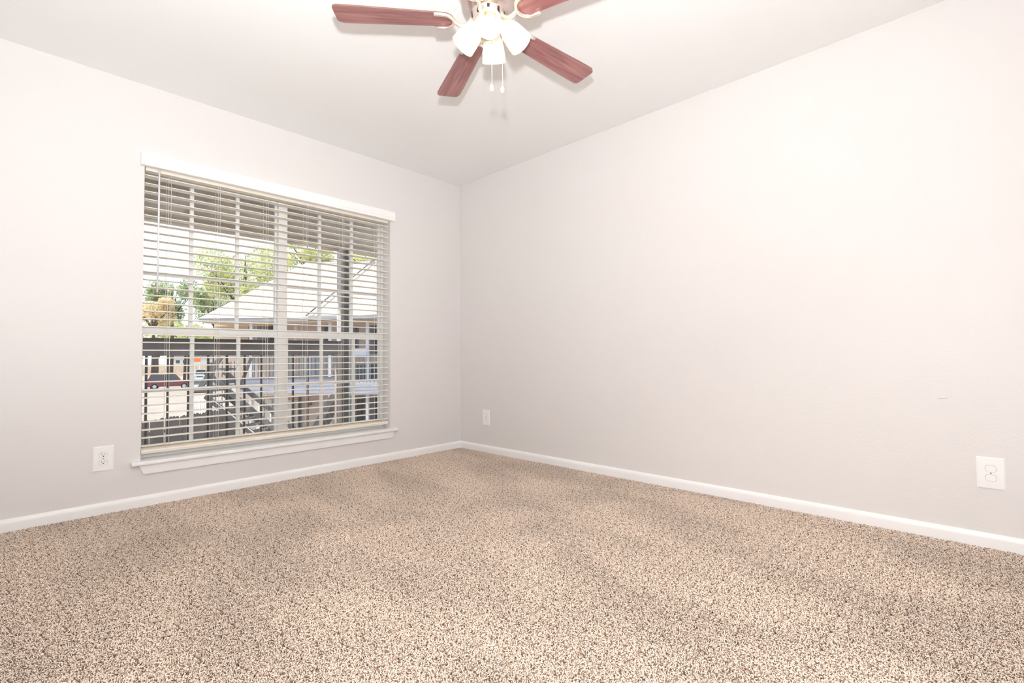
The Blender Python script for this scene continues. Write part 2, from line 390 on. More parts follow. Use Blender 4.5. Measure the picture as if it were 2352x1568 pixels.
# twin window: two single-hung units of six-over-six lights
win = thing('window_1', (-1.56, 0.14, OZ0), kind='structure')
FY0, FY1 = 0.118, 0.185
bm = bmesh.new()
for x0, x1, z0, z1 in ((OX0, OX0+0.010, OZ0, OZ1), (OX1-0.010, OX1, OZ0, OZ1), (OX0+0.01, OX1-0.01, OZ0, OZ0+0.035), (OX0+0.01, OX1-0.01, OZ1-0.03, OZ1)):
    bm_box(bm, ((x0+x1)/2, (FY0+FY1)/2, (z0+z1)/2), (x1-x0, FY1-FY0, z1-z0))
put('frame', bm_mesh('frame', bm, 'vinyl_white'), parent=win)
bx('mullion', -1.586, -1.524, FY0-0.006, FY1, OZ0+0.035, OZ1-0.03, 'vinyl_white', win, bev=0.004)
def sash(x0, x1, z0, z1, y0, y1, mx, mz, st, top, bot):
    bm = bmesh.new()
    for a0, a1, c0, c1 in ((x0, x0+st, z0, z1), (x1-st, x1, z0, z1), (x0+st, x1-st, z0, z0+bot), (x0+st, x1-st, z1-top, z1)):
        bm_box(bm, ((a0+a1)/2, (y0+y1)/2, (c0+c1)/2), (a1-a0, y1-y0, c1-c0))
    s = put('sash', bm_mesh('sash', bm, 'vinyl_white'), parent=win)
    ym = (y0+y1)/2; mw = 0.021
    for x in mx: bx('muntin', x-mw/2, x+mw/2, ym-0.009, ym+0.009, z0+bot, z1-top, 'vinyl_white', s)
    xs = [x0+st]+list(mx)+[x1-st]
    for i in range(3): bx('muntin', xs[i]+(mw/2 if i else 0), xs[i+1]-(mw/2 if i < 2 else 0), ym-0.009, ym+0.009, mz-mw/2, mz+mw/2, 'vinyl_white', s)
    zs = [z0+bot, mz, z1-top]
    for i in range(3):
        for j in range(2): bx('pane', xs[i], xs[i+1], ym-0.002, ym+0.002, zs[j], zs[j+1], 'pane_glass', s)
for wx0, wx1, ma, mb in ((OX0+0.010, -1.586, -2.105, -1.838), (-1.524, OX1-0.010, -1.265, -1.002)):
    sash(wx0, wx1, 0.996, OZ1-0.03, 0.152, 0.176, (ma, mb), 1.366, 0.010, 0.030, 0.040)
    sash(wx0, wx1, OZ0+0.035, 1.036, 0.124, 0.150, (ma+0.004, mb+0.004), 0.655, 0.012, 0.040, 0.040)

# ------------------------------------------------------------------ horizontal blind
blind = thing('window_blind', (-1.56, 0.045, 0.30), 'cream horizontal slat blind with white valance hanging in the window', 'blind')
VX0, VX1 = -2.398, -0.716
prof = [(0.0, 0.0), (-0.030, 0.0), (-0.034, 0.003), (-0.034, 0.020), (-0.031, 0.0225), (-0.034, 0.025), (-0.034, 0.060), (-0.031, 0.066), (-0.031, 0.074), (0.0, 0.076)]
put('valance', extrude_profile('valance', prof, VX1-VX0, 'valance_white'), (VX0, 0.002, 1.962), blind)
SX0, SX1 = OX0+0.006, OX1-0.008
bx('headrail', SX0, SX1, 0.012, 0.062, 1.945, 1.990, 'slat_cream', blind)
spr = [(-0.025, 0.0), (-0.0125, 0.0022), (0.0, 0.003), (0.0125, 0.0022), (0.025, 0.0)]
sp2 = spr + [(y, z-0.0042) for y, z in spr[::-1]]
SLAT = extrude_profile('slat', sp2, SX1-SX0, 'slat_cream', True)
ZS = [1.922-0.047*i for i in range(12)]; ZS += [1.405-0.0461*k for k in range(1, 24)]
for z in ZS:
    put('slat', SLAT, (SX0, 0.045, z), blind, rot=(R(random.uniform(-1.5, 1.5)), 0, 0))
rp_ = [(-0.024, -0.010), (-0.020, -0.013), (0.020, -0.013), (0.024, -0.010), (0.024, 0.006), (0.020, 0.010), (-0.020, 0.010), (-0.024, 0.006)]
put('bottom_rail', extrude_profile('bottom_rail', rp_, SX1-SX0, 'slat_cream'), (SX0, 0.044, 0.318), blind, rot=(R(24), 0, 0))
for lx in (-2.250, -1.988, -1.696, -1.423, -1.147, -0.841):
    lines = []
    for yy in (0.0185, 0.0715): lines.append(([(lx-0.006, yy, 1.95), (lx-0.006, yy, 0.32)], 0.0011))
    lines.append(([(lx+0.006, 0.0165, 1.95), (lx+0.006, 0.0165, 0.33)], 0.0012))
    for z in ZS: lines.append(([(lx-0.006, 0.0185, z-0.004), (lx-0.006, 0.0715, z-0.004)], 0.0006))
    put('ladder_cord', tubes('ladder_cord', lines, 'cord_white', 5), parent=blind)
put('tilt_wand', tubes('tilt_wand', [([(-2.306, 0.004, 1.965), (-2.307, 0.003, 1.60), (-2.309, 0.003, 1.235)], 0.0050)], 'wand_clear', 8), parent=blind)

# ------------------------------------------------------------------ wall outlets
def outlet(at, rotz, label):
    t = thing('wall_outlet', at, label, 'outlet')
    M = Matrix.Rotation(rotz, 4, 'Z')
    def sub(name, me, off, parent): 
        o = put(name, me, Vector(at) + (M @ Vector(off)), parent, rot=(0, 0, rotz)); return o
    if 'plate' not in BOXC:
        bm = bmesh.new(); bm_box(bm, (0, -0.003, 0), (0.088, 0.006, 0.134))
        bmesh.ops.bevel(bm, geom=[e for e in bm.edges if all(v.co.y < -0.005 for v in e.verts)], offset=0.0035, segments=3, affect='EDGES')
        BOXC['plate'] = bm_mesh('plate', bm, 'plate_white', True)
        def recep(w, h, y, m):
            vs = []
            for k in range(40):
                a = 2*math.pi*k/40; x = w*math.cos(a); z = max(-h, min(h, w*math.sin(a))); vs.append((x, z))
            n = len(vs); V = [(x, y, z) for x, z in vs]+[(x, -0.003, z) for x, z in vs]
            return mesh_from('receptacle', V, [tuple(range(n))]+[(i, n+i, n+(i+1) % n, (i+1) % n) for i in range(n)], m)
        BOXC['rim'] = recep(0.0182, 0.0150, -0.0063, 'seam_grey'); BOXC['face'] = recep(0.0172, 0.0140, -0.0078, 'plate_white')
        bm = bmesh.new(); bmesh.ops.create_circle(bm, cap_ends=True, radius=0.0030, segments=12, matrix=Matrix.Translation((0, -0.0081, 0)) @ Matrix.Rotation(R(90), 4, 'X')); BOXC['hole'] = bm_mesh('ground_hole', bm, 'slot_dark')
        bm = bmesh.new(); bmesh.ops.create_circle(bm, cap_ends=True, radius=0.0030, segments=12, matrix=Matrix.Translation((0, -0.0066, 0)) @ Matrix.Rotation(R(90), 4, 'X')); BOXC['screw'] = bm_mesh('screw', bm, 'seam_grey')
    sub('plate', BOXC['plate'], (0, 0, 0), t)
    for zz in (0.0195, -0.0195):
        sub('receptacle_rim', BOXC['rim'], (0, 0, zz), t)
        f = sub('receptacle', BOXC['face'], (0, 0, zz), t)
        for xx, hh in ((-0.0063, 0.0078), (0.0063, 0.0066)):
            box('slot', Vector(at)+(M @ Vector((xx, -0.0078, zz+0.0035))), (0.0022, 0.0008, hh), 'slot_dark', f, rot=(0, 0, rotz))
        sub('ground_hole', BOXC['hole'], (0, 0, zz-0.0065), f)
    sub('screw', BOXC['screw'], (0, 0, 0), t)
outlet((-2.541, 0, 0.306), 0, 'white duplex outlet on the wall beside the blind window')
outlet((0, -3.4885, 0.325), R(-90), 'white duplex outlet with dark slots on the blank wall far from the window')
outlet((0, -0.3455, 0.310), R(-90), 'small white outlet near the room corner beside the window wall')

sc = atX(2165, 913, -0.0005)
put('paint_scuff', mesh_from('paint_scuff', [(0, -0.020, 0.004), (0, 0.021, -0.002), (0, 0.018, -0.007), (0, -0.017, -0.003), (-0.0035, -0.012, 0.0005), (-0.0035, 0.013, -0.0035)], [(0, 1, 5, 4), (1, 2, 5), (2, 3, 4, 5), (3, 0, 4)], 'wall_paint'), (0.0005, sc.y, sc.z), bpy.data.objects['wall_right'])
# ------------------------------------------------------------------ ceiling fan with four lit shades
HX, HY, ZB = -1.585, -2.055, 2.205
fan = thing('ceiling_fan', (HX, HY, H), 'five blade cherry wood ceiling fan with four lit frosted glass shades', 'ceiling fan')
put('canopy', lathe('canopy', [(0.0, 2.44), (0.078, 2.44), (0.078, 2.425), (0.066, 2.39), (0.035, 2.375), (0.0, 2.375)], 'nickel'), (HX, HY, 0), fan)
put('motor_housing', lathe('motor_housing', [(0.0, 2.385), (0.075, 2.380), (0.105, 2.355), (0.112, 2.32), (0.108, 2.28), (0.088, 2.25), (0.070, 2.235), (0.066, 2.195), (0.0, 2.19)], 'housing_nickel', 40), (HX, HY, 0), fan)
for k in range(10):
    a = 2*math.pi*k/10+0.2
    box('vent', (HX+0.0665*math.cos(a), HY+0.0665*math.sin(a), 2.218), (0.006, 0.010, 0.026), 'vent_dark', fan, rot=(0, 0, a))
put('switch_housing', lathe('switch_housing', [(0.0, 2.215), (0.060, 2.21), (0.060, 2.185), (0.050, 2.172), (0.044, 2.150), (0.030, 2.130), (0.0, 2.125)], 'nickel'), (HX, HY, 0), fan)
A0 = 138.84
def blade_mesh():
    r0, r1 = 0.138, 0.613; pts = []
    for k in range(13):                                  # rounded inner end
        a = math.pi/2 + math.pi*k/12; pts.append((r0+0.045+0.045*math.cos(a), 0.046*math.sin(a)))
    hw = 0.060
    pts.append((r1-0.10, -hw*0.985))
    for cx, cy, s, e in ((r1-0.034, -hw+0.026, -90, -10), (r1-0.030, hw-0.022, 12, 90)):
        rr = 0.026 if cy < 0 else 0.022
        for k in range(6):
            a = R(s+(e-s)*k/5); pts.append((cx+rr*math.cos(a)*1.1, cy+rr*math.sin(a)))
    pts.append((r1-0.10, hw*0.985))
    n = len(pts); V = [(x, y, 0.003) for x, y in pts]+[(x, y, -0.003) for x, y in pts]
    me = mesh_from('blade', V, [tuple(range(n)), tuple(range(n, 2*n))[::-1]]+[(i, n+i, n+(i+1) % n, (i+1) % n) for i in range(n)], 'cherry_wood')
    me.materials.append(MATS['blade_edge'])
    for p in me.polygons[2:]: p.material_index = 1
    return me
BLADE = blade_mesh()
def iron_mesh():
    L = []
    ctrl = [(0.058, 0.026), (0.066, 0.006), (0.080, -0.012), (0.098, -0.022), (0.118, -0.019), (0.134, -0.010), (0.142, -0.009)]
    arm = []
    for i in range(len(ctrl)-1):
        p0, p1, p2, p3 = ctrl[max(i-1, 0)], ctrl[i], ctrl[i+1], ctrl[min(i+2, len(ctrl)-1)]
        for k in range(4):
            u = k/4.0
            arm.append(tuple(0.5*(2*b+(c-a)*u+(2*a-5*b+4*c-d)*u*u+(3*b-a-3*c+d)*u**3) for a, b, c, d in zip(p0, p1, p2, p3)))
    arm.append(ctrl[-1]); arm = [(x, 0, z) for x, z in arm]
    L.append((arm, 0.0080))
    for s in (-1, 1):
        pr = [(0.138, 0, -0.009)]
        for k in range(1, 12):
            a = R(90*k/11); pr.append((0.138+0.045*(1-math.cos(a)), s*0.047*math.sin(a), -0.009))
        pr.append((0.216, s*0.047, -0.009)); L.append((pr, 0.0072))
    return tubes('blade_iron', L, 'nickel', 10)
IRON = iron_mesh()
for k in range(5):
    az = R(A0-72*k)
    b = put('blade', BLADE, (HX, HY, ZB), fan, rot=Euler((R(-7), 0, az)))
    put('blade_iron', IRON, (HX, HY, ZB), fan, rot=Euler((R(-7), 0, az)))
SHADE = lathe('shade', [(0.021, 0.0), (0.028, -0.006), (0.037, -0.022), (0.0435, -0.044), (0.047, -0.068), (0.049, -0.090), (0.0505, -0.106), (0.0480, -0.106), (0.0465, -0.090), (0.0445, -0.068), (0.041, -0.044), (0.0345, -0.022), (0.025, -0.007)], 'frosted_shade', 36)
BULB = lathe('bulb', [(0.0, -0.100), (0.012, -0.097), (0.021, -0.085), (0.024, -0.070), (0.020, -0.052), (0.013, -0.036), (0.012, -0.024), (0.0, -0.022)], 'lit_bulb', 20)
SOCK = lathe('socket', [(0.0, 0.022), (0.022, 0.020), (0.025, 0.004), (0.024, -0.004), (0.016, -0.024), (0.0, -0.024)], 'nickel', 24)
TILT = 38
AZS = math.degrees(math.atan2(CAM.y-HY, CAM.x-HX))
for k in range(4):
    az = R(AZS-5+90*k)
    base = Vector((HX+0.054*math.cos(az), HY+0.054*math.sin(az), 2.190))+RH*0.014
    rot = (Matrix.Rotation(az, 4, 'Z') @ Matrix.Rotation(R(-TILT), 4, 'Y')).to_euler()
    put('lamp_arm', tubes('lamp_arm', [([(HX+0.02*math.cos(az), HY+0.02*math.sin(az), 2.172), (HX+0.04*math.cos(az), HY+0.04*math.sin(az), 2.190), base+Vector((-0.006*math.cos(az), -0.006*math.sin(az), 0.014))], 0.010)], 'nickel', 10), parent=fan)
    put('socket', SOCK, base, fan, rot=rot)
    s = put('shade', SHADE, base, fan, rot=rot)
    bu = put('bulb', BULB, base, fan, rot=rot)
    pl = bpy.data.lights.new('bulb_light', 'POINT'); pl.energy = 0.22; pl.color = (1.0, 0.88, 0.72); pl.shadow_soft_size = 0.040
    po = bpy.data.objects.new('bulb_light', pl); COL.objects.link(po)
    dv = Matrix.Rotation(az, 3, 'Z') @ Matrix.Rotation(R(-TILT), 3, 'Y') @ Vector((0, 0, -0.070)); po.location = base+dv
for px, top, bot in ((1130, 2.12, 190), (1154.5, 2.12, 194)):
    # chains hang in the plane of the fan axis that faces the camera
    n = Vector((HX-CAM.x, HY-CAM.y, 0)).normalized()
    v = ray(px, bot); pt = CAM + v*((Vector((HX, HY, 0))-Vector((CAM.x, CAM.y, 0))).dot(n)/v.dot(n))
    c = put('pull_chain', tubes('pull_chain', [([(pt.x, pt.y, top+0.02), (pt.x, pt.y, pt.z)], 0.0013)], 'cord_white', 6), parent=fan)
    fob = lathe('fob', [(0.0, 0.0), (0.002, -0.002), (0.002, -0.007), (0.006, -0.010), (0.0095, -0.016), (0.011, -0.024), (0.0095, -0.033), (0.006, -0.039), (0.0, -0.041)], 'nickel', 18)
    for vtx in fob.vertices: vtx.co.y *= 0.45
    put('fob', fob, (pt.x, pt.y, pt.z+0.002), c, rot=(0, 0, RZ+0.5))

# ------------------------------------------------------------------ carpet pile
def carpet():
    T = 0.12; rnd = random.Random(3); n = int(T/0.0043); V, F, tone = [], [], []
    for i in range(n):
        for j in range(n):
            x = (i+rnd.uniform(0.05, 0.95))*T/n - T/2; y = (j+rnd.uniform(0.05, 0.95))*T/n - T/2
            a = rnd.uniform(0, 2*math.pi); L = rnd.uniform(0.006, 0.011); h = rnd.uniform(0.006, 0.0105)
            wd = rnd.uniform(0.0014, 0.0022); dx, dy = math.cos(a), math.sin(a); t = rnd.random()
            o = len(V)
            for f, hh, rr in ((0.0, 0.0, 0.8), (0.45, h, 1.0), (1.0, h*0.80, 0.5)):
                cx, cy = x+dx*L*f, y+dy*L*f
                for k in range(3):
                    q = 2*math.pi*k/3 + a
                    V.append((cx - dy*wd*rr*math.sin(q) + dx*wd*0.3*math.cos(q), cy + dx*wd*rr*math.sin(q) + dy*wd*0.3*math.cos(q), max(0.0, hh + wd*rr*math.cos(q)*0.8)))
            for s in range(2):
                for k in range(3):
                    k2 = (k+1) % 3; F.append((o+s*3+k, o+s*3+k2, o+s*3+3+k2, o+s*3+3+k)); tone.append(t)
            F.append((o+6, o+7, o+8)); tone.append(t)
    me = mesh_from('carpet_tuft_patch', V, F, 'carpet_yarn', True)
    at = me.attributes.new('tone', 'FLOAT', 'FACE'); at.data.foreach_set('value', tone)
    src = bpy.data.objects.new('carpet_tuft_patch', me)
    pts = []
    nx, ny = int((-XL-0.028)/T), int((-YB-0.028)/T)
    for i in range(nx):
        for j in range(ny):
            pts.append((XL+0.014+(i+0.5)*(-XL-0.028)/nx, YB+0.014+(j+0.5)*(-YB-0.028)/ny, 0.0))
    pm = bpy.data.meshes.new('carpet_pile'); pm.from_pydata(pts, [], []); pm.materials.append(MATS['carpet_yarn'])
    ob = put('carpet_pile', pm, (0, 0, 0), fl_); tag(ob, kind='stuff')
    ng = bpy.data.node_groups.new('carpet_tufts', 'GeometryNodeTree')
    ng.interface.new_socket('Geometry', in_out='INPUT', socket_type='NodeSocketGeometry'); ng.interface.new_socket('Geometry', in_out='OUTPUT', socket_type='NodeSocketGeometry')
    gi = ng.nodes.new('NodeGroupInput'); go = ng.nodes.new('NodeGroupOutput'); ip = ng.nodes.new('GeometryNodeInstanceOnPoints')
    oi = ng.nodes.new('GeometryNodeObjectInfo'); oi.inputs['Object'].default_value = src; oi.inputs['As Instance'].default_value = True
    rv = ng.nodes.new('FunctionNodeRandomValue'); rv.data_type = 'INT'; rv.inputs['Min'].default_value = 0; rv.inputs['Max'].default_value = 3
    mt = ng.nodes.new('ShaderNodeMath'); mt.operation = 'MULTIPLY'; mt.inputs[1].default_value = math.pi/2
    cx = ng.nodes.new('ShaderNodeCombineXYZ')
    L = ng.links
    L.new(gi.outputs[0], ip.inputs['Points']); L.new(oi.outputs['Geometry'], ip.inputs['Instance'])
    L.new([s for s in rv.outputs if s.type == 'INT'][0], mt.inputs[0]); L.new(mt.outputs[0], cx.inputs['Z']); L.new(cx.outputs[0], ip.inputs['Rotation'])
    sx, sy = (-XL-0.028)/nx/T, (-YB-0.028)/ny/T
    ip.inputs['Scale'].default_value = (max(sx, sy),)*2+(1.0,)
    L.new(ip.outputs[0], go.inputs[0])
    md = ob.modifiers.new('tufts', 'NODES'); md.node_group = ng
carpet()

#OUTDOORS
GZ = -2.8
g_ = thing('ground', (8, 60, GZ), kind='structure')
bx('pavement', -160, 200, 0.5, 300, GZ-0.2, GZ, 'concrete', g_)
# covered balcony of this building
porch = thing('porch_roof', (-1.5, 1.0, 2.39), 'weathered brown plank porch ceiling and beam above the balcony', 'porch roof')
for i in range(9): bx('ceiling_board', -7.0, 5.0, 0.21+i*0.135, 0.21+i*0.135+0.128, 2.585+0.003*(i % 2), 2.605, 'porch_board', porch)
zb_ = atY(480, 525.5, 1.44).z
bx('beam', -7.0, 5.0, 1.44, 1.53, zb_, 2.60, 'porch_fascia', porch)
bx('fascia_strip', -7.0, 5.0, 1.425, 1.44, zb_+0.05, zb_+0.085, 'porch_board', porch)
bx('sun_block_slab', -7.2, 5.2, 0.20, 1.95, 2.61, 2.72, 'porch_board', porch)  # unseen slab above the boards, added to block the sun
YR = 1.42
rail = thing('balcony_railing', (-2.0, YR, -0.10), 'dark brown balcony railing with wide top board outside the window', 'railing')
rt, rb = atY(480, 781.5, YR).z, atY(480, 816.5, YR).z
colx = atY(784, 700, 1.40).x; colx1 = atY(804, 700, 1.40).x
bx('top_board', -6.5, colx-0.005, YR-0.02, YR+0.02, rb, rt, 'rail_brown', rail, bev=0.004)
bx('cap', -6.5, colx-0.005, YR-0.045, YR+0.045, rt, rt+0.012, 'iron_dark', rail)
b0, b9 = atY(335, 900, YR).x, atY(706.5, 900, YR).x; st_ = (b9-b0)/9
k = -6
while b0+k*st_ < colx-0.06:
    bx('baluster', b0+k*st_-0.0085, b0+k*st_+0.0085, YR-0.008, YR+0.008, -0.10, rb, 'iron_dark', rail); k += 1
deck = thing('balcony_deck', (-1.5, 0.9, -0.16), 'weathered grey brown plank balcony floor outside the window', 'deck')
for i in range(10): bx('deck_board', -7.0, 5.0, 0.21+i*0.135, 0.21+i*0.135+0.128, -0.14, -0.10, 'deck_board', deck)
bx('joist_beam', -7.0, 5.0, 1.42, 1.55, -0.42, -0.14, 'rail_brown', deck)
column = thing('porch_column', ((colx+colx1)/2, 1.5, -0.10), 'porch column clad in dark lap siding with pale corner boards', 'column')
v_ = ray(775, 700); ty = CAM.y + v_.y*(colx-CAM.x)/v_.x
bx('core', colx+0.012, colx1-0.012, 1.412, ty-0.012, -0.10, zb_+0.02, 'siding_dark', column)
nb = int((zb_+0.10)/0.10)
for i in range(nb):
    z0 = -0.10+i*0.10
    if z0 > 2.2: continue
    box('siding_board', ((colx+colx1)/2, 1.408, z0+0.05), (colx1-colx-0.03, 0.012, 0.104), 'siding_dark', column, rot=(R(-5), 0, 0))
for x0, x1, y0, y1 in ((colx-0.006, colx+0.004, 1.402, ty), (colx1-0.016, colx1+0.004, 1.398, 1.43)):
    bx('corner_board', x0, x1, y0, y1, -0.10, zb_+0.02, 'corner_board', column)
pa, pb = atY(772.5, 900, 1.36), atY(782, 900, 1.36)
wp = thing('wood_post', ((pa.x+pb.x)/2, 1.38, -0.10), 'bare pinkish wood post standing against the dark siding column', 'post')
bx('post_body', pa.x, pb.x, 1.34, 1.399, -0.10, rb-0.005, 'wood_post', wp, bev=0.006)
bx('post_cap', pa.x-0.006, pb.x+0.006, 1.334, 1.399, rb-0.005, rb+0.010, 'wood_post', wp)

# neighbouring two-storey apartment house
apt = thing('apartment_building', tuple(atD(700, 1006, 23))[:2]+(GZ,), 'two storey apartment house with pale shingle hip roof and railed walkway', 'building')
def roof_face(name, pts, thick=0.12):
    a = pts[0]; u = (pts[1]-a).normalized(); n = u.cross(pts[-1]-a).normalized(); v = n.cross(u)
    if n.z < 0: n = -n
    m_ = len(pts); V = [p for p in pts]+[p-n*thick for p in pts]
    F = [tuple(range(m_)), tuple(range(m_, 2*m_))[::-1]]+[(i, m_+i, m_+(i+1) % m_, (i+1) % m_) for i in range(m_)]
    me = mesh_from(name, V, F, 'roof_shingle'); uv = me.uv_layers.new(name='UVMap')
    for l in me.loops:
        q = me.vertices[l.vertex_index].co-a; uv.data[l.index].uv = (q.dot(u), q.dot(v))
    return put(name, me, parent=apt)
E1, V0, V1, RG = atD(455, 731.5, 21.6), atD(709, 729.5, 21.6), atD(862, 600, 25.3), atD(703, 603, 25.3)
roof_face('roof_slope', [E1, V0, V1, RG])
E2, R2 = atD(985, 717, 20.6), atD(985, 596, 25.0)
roof_face('roof_slope', [V0-FH*0.15, E2, R2, V1+Vector((0, 0, 0.04))])
BK = E1+FH*7.4; roof_face('roof_slope', [BK, E1, RG])
roof_face('roof_slope', [R2+FH*3.6-Vector((0, 0, 3.0)), BK, RG, R2])
put('valley_flashing', tubes('valley_flashing', [([V0-FH*0.3+Vector((0, 0, 0.06)), V1-FH*0.12+Vector((0, 0, 0.10))], 0.032)], 'flashing', 6), parent=apt)
put('ridge_cap', tubes('ridge_cap', [([RG+Vector((0, 0, 0.02))+RH*0.4, V1+Vector((0, 0, 0.02))], 0.03)], 'flashing', 6), parent=apt)
front('fascia', 456, 708, 732, 738, 21.62, 0.06, 'fascia_grey', apt)
front('fascia', 708, 985, 723.5, 731, 20.9, 0.06, 'fascia_grey', apt)
front('soffit', 470, 985, 737, 739.5, 21.7, 2.3, 'stucco_tan', apt)
front('upper_wall', 492, 985, 739, 870, 23.6, 0.3, 'stucco_pink', apt)
front('header_band', 492, 985, 739.5, 747.5, 23.5, 0.1, 'stucco_tan', apt)
front('walkway_slab', 546, 800, 868.5, 905, 21.9, 1.8, 'siding_blue', apt)
for i in range(4): front('siding_lap', 546, 800, 872+i*8.2, 878.5+i*8.2, 21.885, 0.03, 'siding_blue', apt)
front('walkway_edge', 546, 800, 866.5, 869, 21.84, 0.1, 'flashing', apt)
front('lower_wall', 546, 985, 905, 1010, 23.6, 0.3, 'stucco_pink', apt, z0=GZ)
front('lower_soffit', 546, 985, 904.5, 907, 21.9, 1.8, 'stucco_tan', apt)
front('hand_rail', 546, 800, 816, 819, 21.96, 0.05, 'flashing', apt)
x = 575.0
while x < 798:
    front('walkway_baluster', x-0.75, x+0.75, 819, 866.5, 21.97, 0.03, 'flashing', apt, z0=sz(660, 866.5, 21.97)[1], z1=sz(660, 819, 21.97)[1]); x += 8.7
for px in (575, 757, 843):
    front('pillar', px-3.2, px+3.2, 739, 1006, 21.95, 0.14, 'post_pale', apt, z0=GZ, z1=sz(660, 738, 21.95)[1])
def opening(name, px0, px1, py0, py1, d, m, panes=0):
    f = front(name, px0-1.5, px1+1.5, py0-1.5, py1, d-0.06, 0.08, 'flashing' if m == 'window_dark' else 'door_white', apt)
    if panes:
        wdt = (px1-px0)/panes
        for i in range(panes): front('pane', px0+i*wdt+0.5, px0+(i+1)*wdt-0.5, py0, py1-1, d-0.08, 0.03, m, f)
    else: front('leaf', px0, px1, py0, py1, d-0.08, 0.03, m, f)
for a in (('window', 592, 636, 750, 800, 'window_dark', 2), ('door', 676, 691, 750, 868, 'door_pink', 0), ('window', 741, 754, 752, 812, 'window_dark', 1), ('window', 812, 822, 752, 810, 'window_dark', 1), ('window', 848, 876, 748, 812, 'window_dark', 2), ('window', 572, 581, 748, 780, 'window_dark', 1), ('window', 696, 735, 800, 866, 'siding_blue', 3)):
    opening(a[0], a[1], a[2], a[3], a[4], 23.6, a[5], a[6])
for a in (('door', 586, 604, 918, 1004, 'door_white', 0), ('door', 610, 632, 918, 1004, 'door_white', 2), ('door', 661, 682, 920, 1004, 'door_white', 2), ('window', 686, 692, 912, 985, 'window_dark', 1), ('window', 802, 840, 912, 985, 'window_dark', 2), ('window', 850, 878, 912, 985, 'window_dark', 2)):
    opening(a[0], a[1], a[2], a[3], a[4], 23.6, a[5], a[6])
front('wall_lamp', 703, 713, 923, 931, 23.4, 0.2, 'flashing', apt)
# projecting balcony of the right-hand wing
front('balcony_slab', 801, 985, 879, 905, 20.6, 3.0, 'siding_blue', apt)
for i in range(3): front('siding_lap', 801, 985, 881+i*8, 887.5+i*8, 20.585, 0.03, 'siding_blue', apt)
front('balcony_parapet', 812, 842, 800, 819, 20.9, 0.1, 'siding_blue', apt)
front('balcony_parapet', 812, 985, 836, 872, 22.5, 0.1, 'window_dark', apt)
front('balcony_rail', 806, 985, 816, 818.5, 20.7, 0.05, 'flashing', apt)
for i in range(17): front('balcony_baluster', 808+i*8.4, 809.4+i*8.4, 818, 879, 20.72, 0.03, 'flashing', apt)

# outside stair in front of the neighbouring house
stair = thing('outdoor_stair', tuple(atD(560, 1000, 14.5))[:2]+(GZ,), 'dark open tread outdoor stair with landing between the two houses', 'stair')
front('landing', 430, 478, 893, 900, 14.2, 1.2, 'stair_dark', stair)
front('landing_post', 476, 483.5, 832, 1010, 14.1, 0.10, 'stair_dark', stair, z0=GZ)
front('landing_post', 518, 523, 832, 1010, 15.0, 0.07, 'stair_dark', stair, z0=GZ)
n = 15; pA = atD(472, 903, 14.3); rise = (pA.z-GZ)/n
def bar(name, p0, p1, w_, h_, m, parent):
    d_ = p1-p0; L = d_.length; q = d_.to_track_quat('X', 'Z')
    bm = bmesh.new(); bm_box(bm, (0, 0, 0), (L, w_, h_)); me = bm_mesh(name, bm, m)
    o = put(name, me, (p0+p1)/2, parent); o.rotation_euler = q.to_euler(); return o
run = rise/0.84
for i in range(n):
    c = pA+RH*(run*(i+0.5))+FH*0.45; c.z = pA.z-rise*(i+0.6)
    box('tread', c, (0.25, 0.9, 0.035), 'stair_dark', stair, rot=(0, 0, RZ))
bot_ = pA+RH*run*n; bot_.z = GZ+0.05
for off in (0.0, 0.9): bar('stringer', pA+FH*off+Vector((0, 0, -0.08)), bot_+FH*off, 0.05, 0.15, 'stair_dark', stair)
bar('stringer_highlight', pA-FH*0.04, bot_-FH*0.04+Vector((0, 0, 0.08)), 0.02, 0.025, 'pale_wood_and_highlight', stair)  # pale strip standing in for the highlight along the stringer
up_ = Vector((0, 0, 0.62))
for off in (0.0, 0.9): bar('rail_board', pA+FH*off+up_, bot_+FH*off+up_, 0.045, 0.15, 'stair_dark', stair)
for i in range(16):
    a = pA+RH*(run*n*(i+0.5)/16); a.z = pA.z-(pA.z-GZ)*(i+0.5)/16
    bar('stair_baluster', a, a+up_, 0.018, 0.018, 'stair_dark', stair)
bar('brace', atD(459, 892, 14.0), atD(507, 820, 14.0), 0.06, 0.13, 'stair_dark', stair)
bar('brace', atD(549, 894, 15.4), atD(577, 822, 15.4), 0.05, 0.08, 'stair_dark', stair)
front('landing_post', 545, 549, 832, 1010, 15.4, 0.06, 'stair_dark', stair, z0=GZ)
for px in (492, 501, 510, 530, 538): front('stair_baluster', px-0.7, px+0.7, 830, 866, 15.05, 0.02, 'stair_dark', stair)
front('rail_bar', 480, 548, 845, 849, 15.05, 0.04, 'stair_dark', stair)
# second stair beside the porch column
st2 = thing('stair_stringer_set', tuple(atD(745, 1000, 17))[:2]+(GZ,), 'steep dark stair flight rising behind the porch column', 'stair')
bar('stringer', atD(722, 985, 16.5), atD(768, 905, 16.5), 0.06, 0.20, 'stair_dark', st2)
bar('stringer', atD(735, 1004, 17.3), atD(772, 930, 17.3), 0.06, 0.20, 'stair_dark', st2)
for i in range(5):
    a = atD(726+i*9, 976-i*15.5, 16.5); b = atD(738+i*7.5, 992-i*15.5, 17.3); bar('tread', a, b, 0.22, 0.04, 'stair_dark', st2)

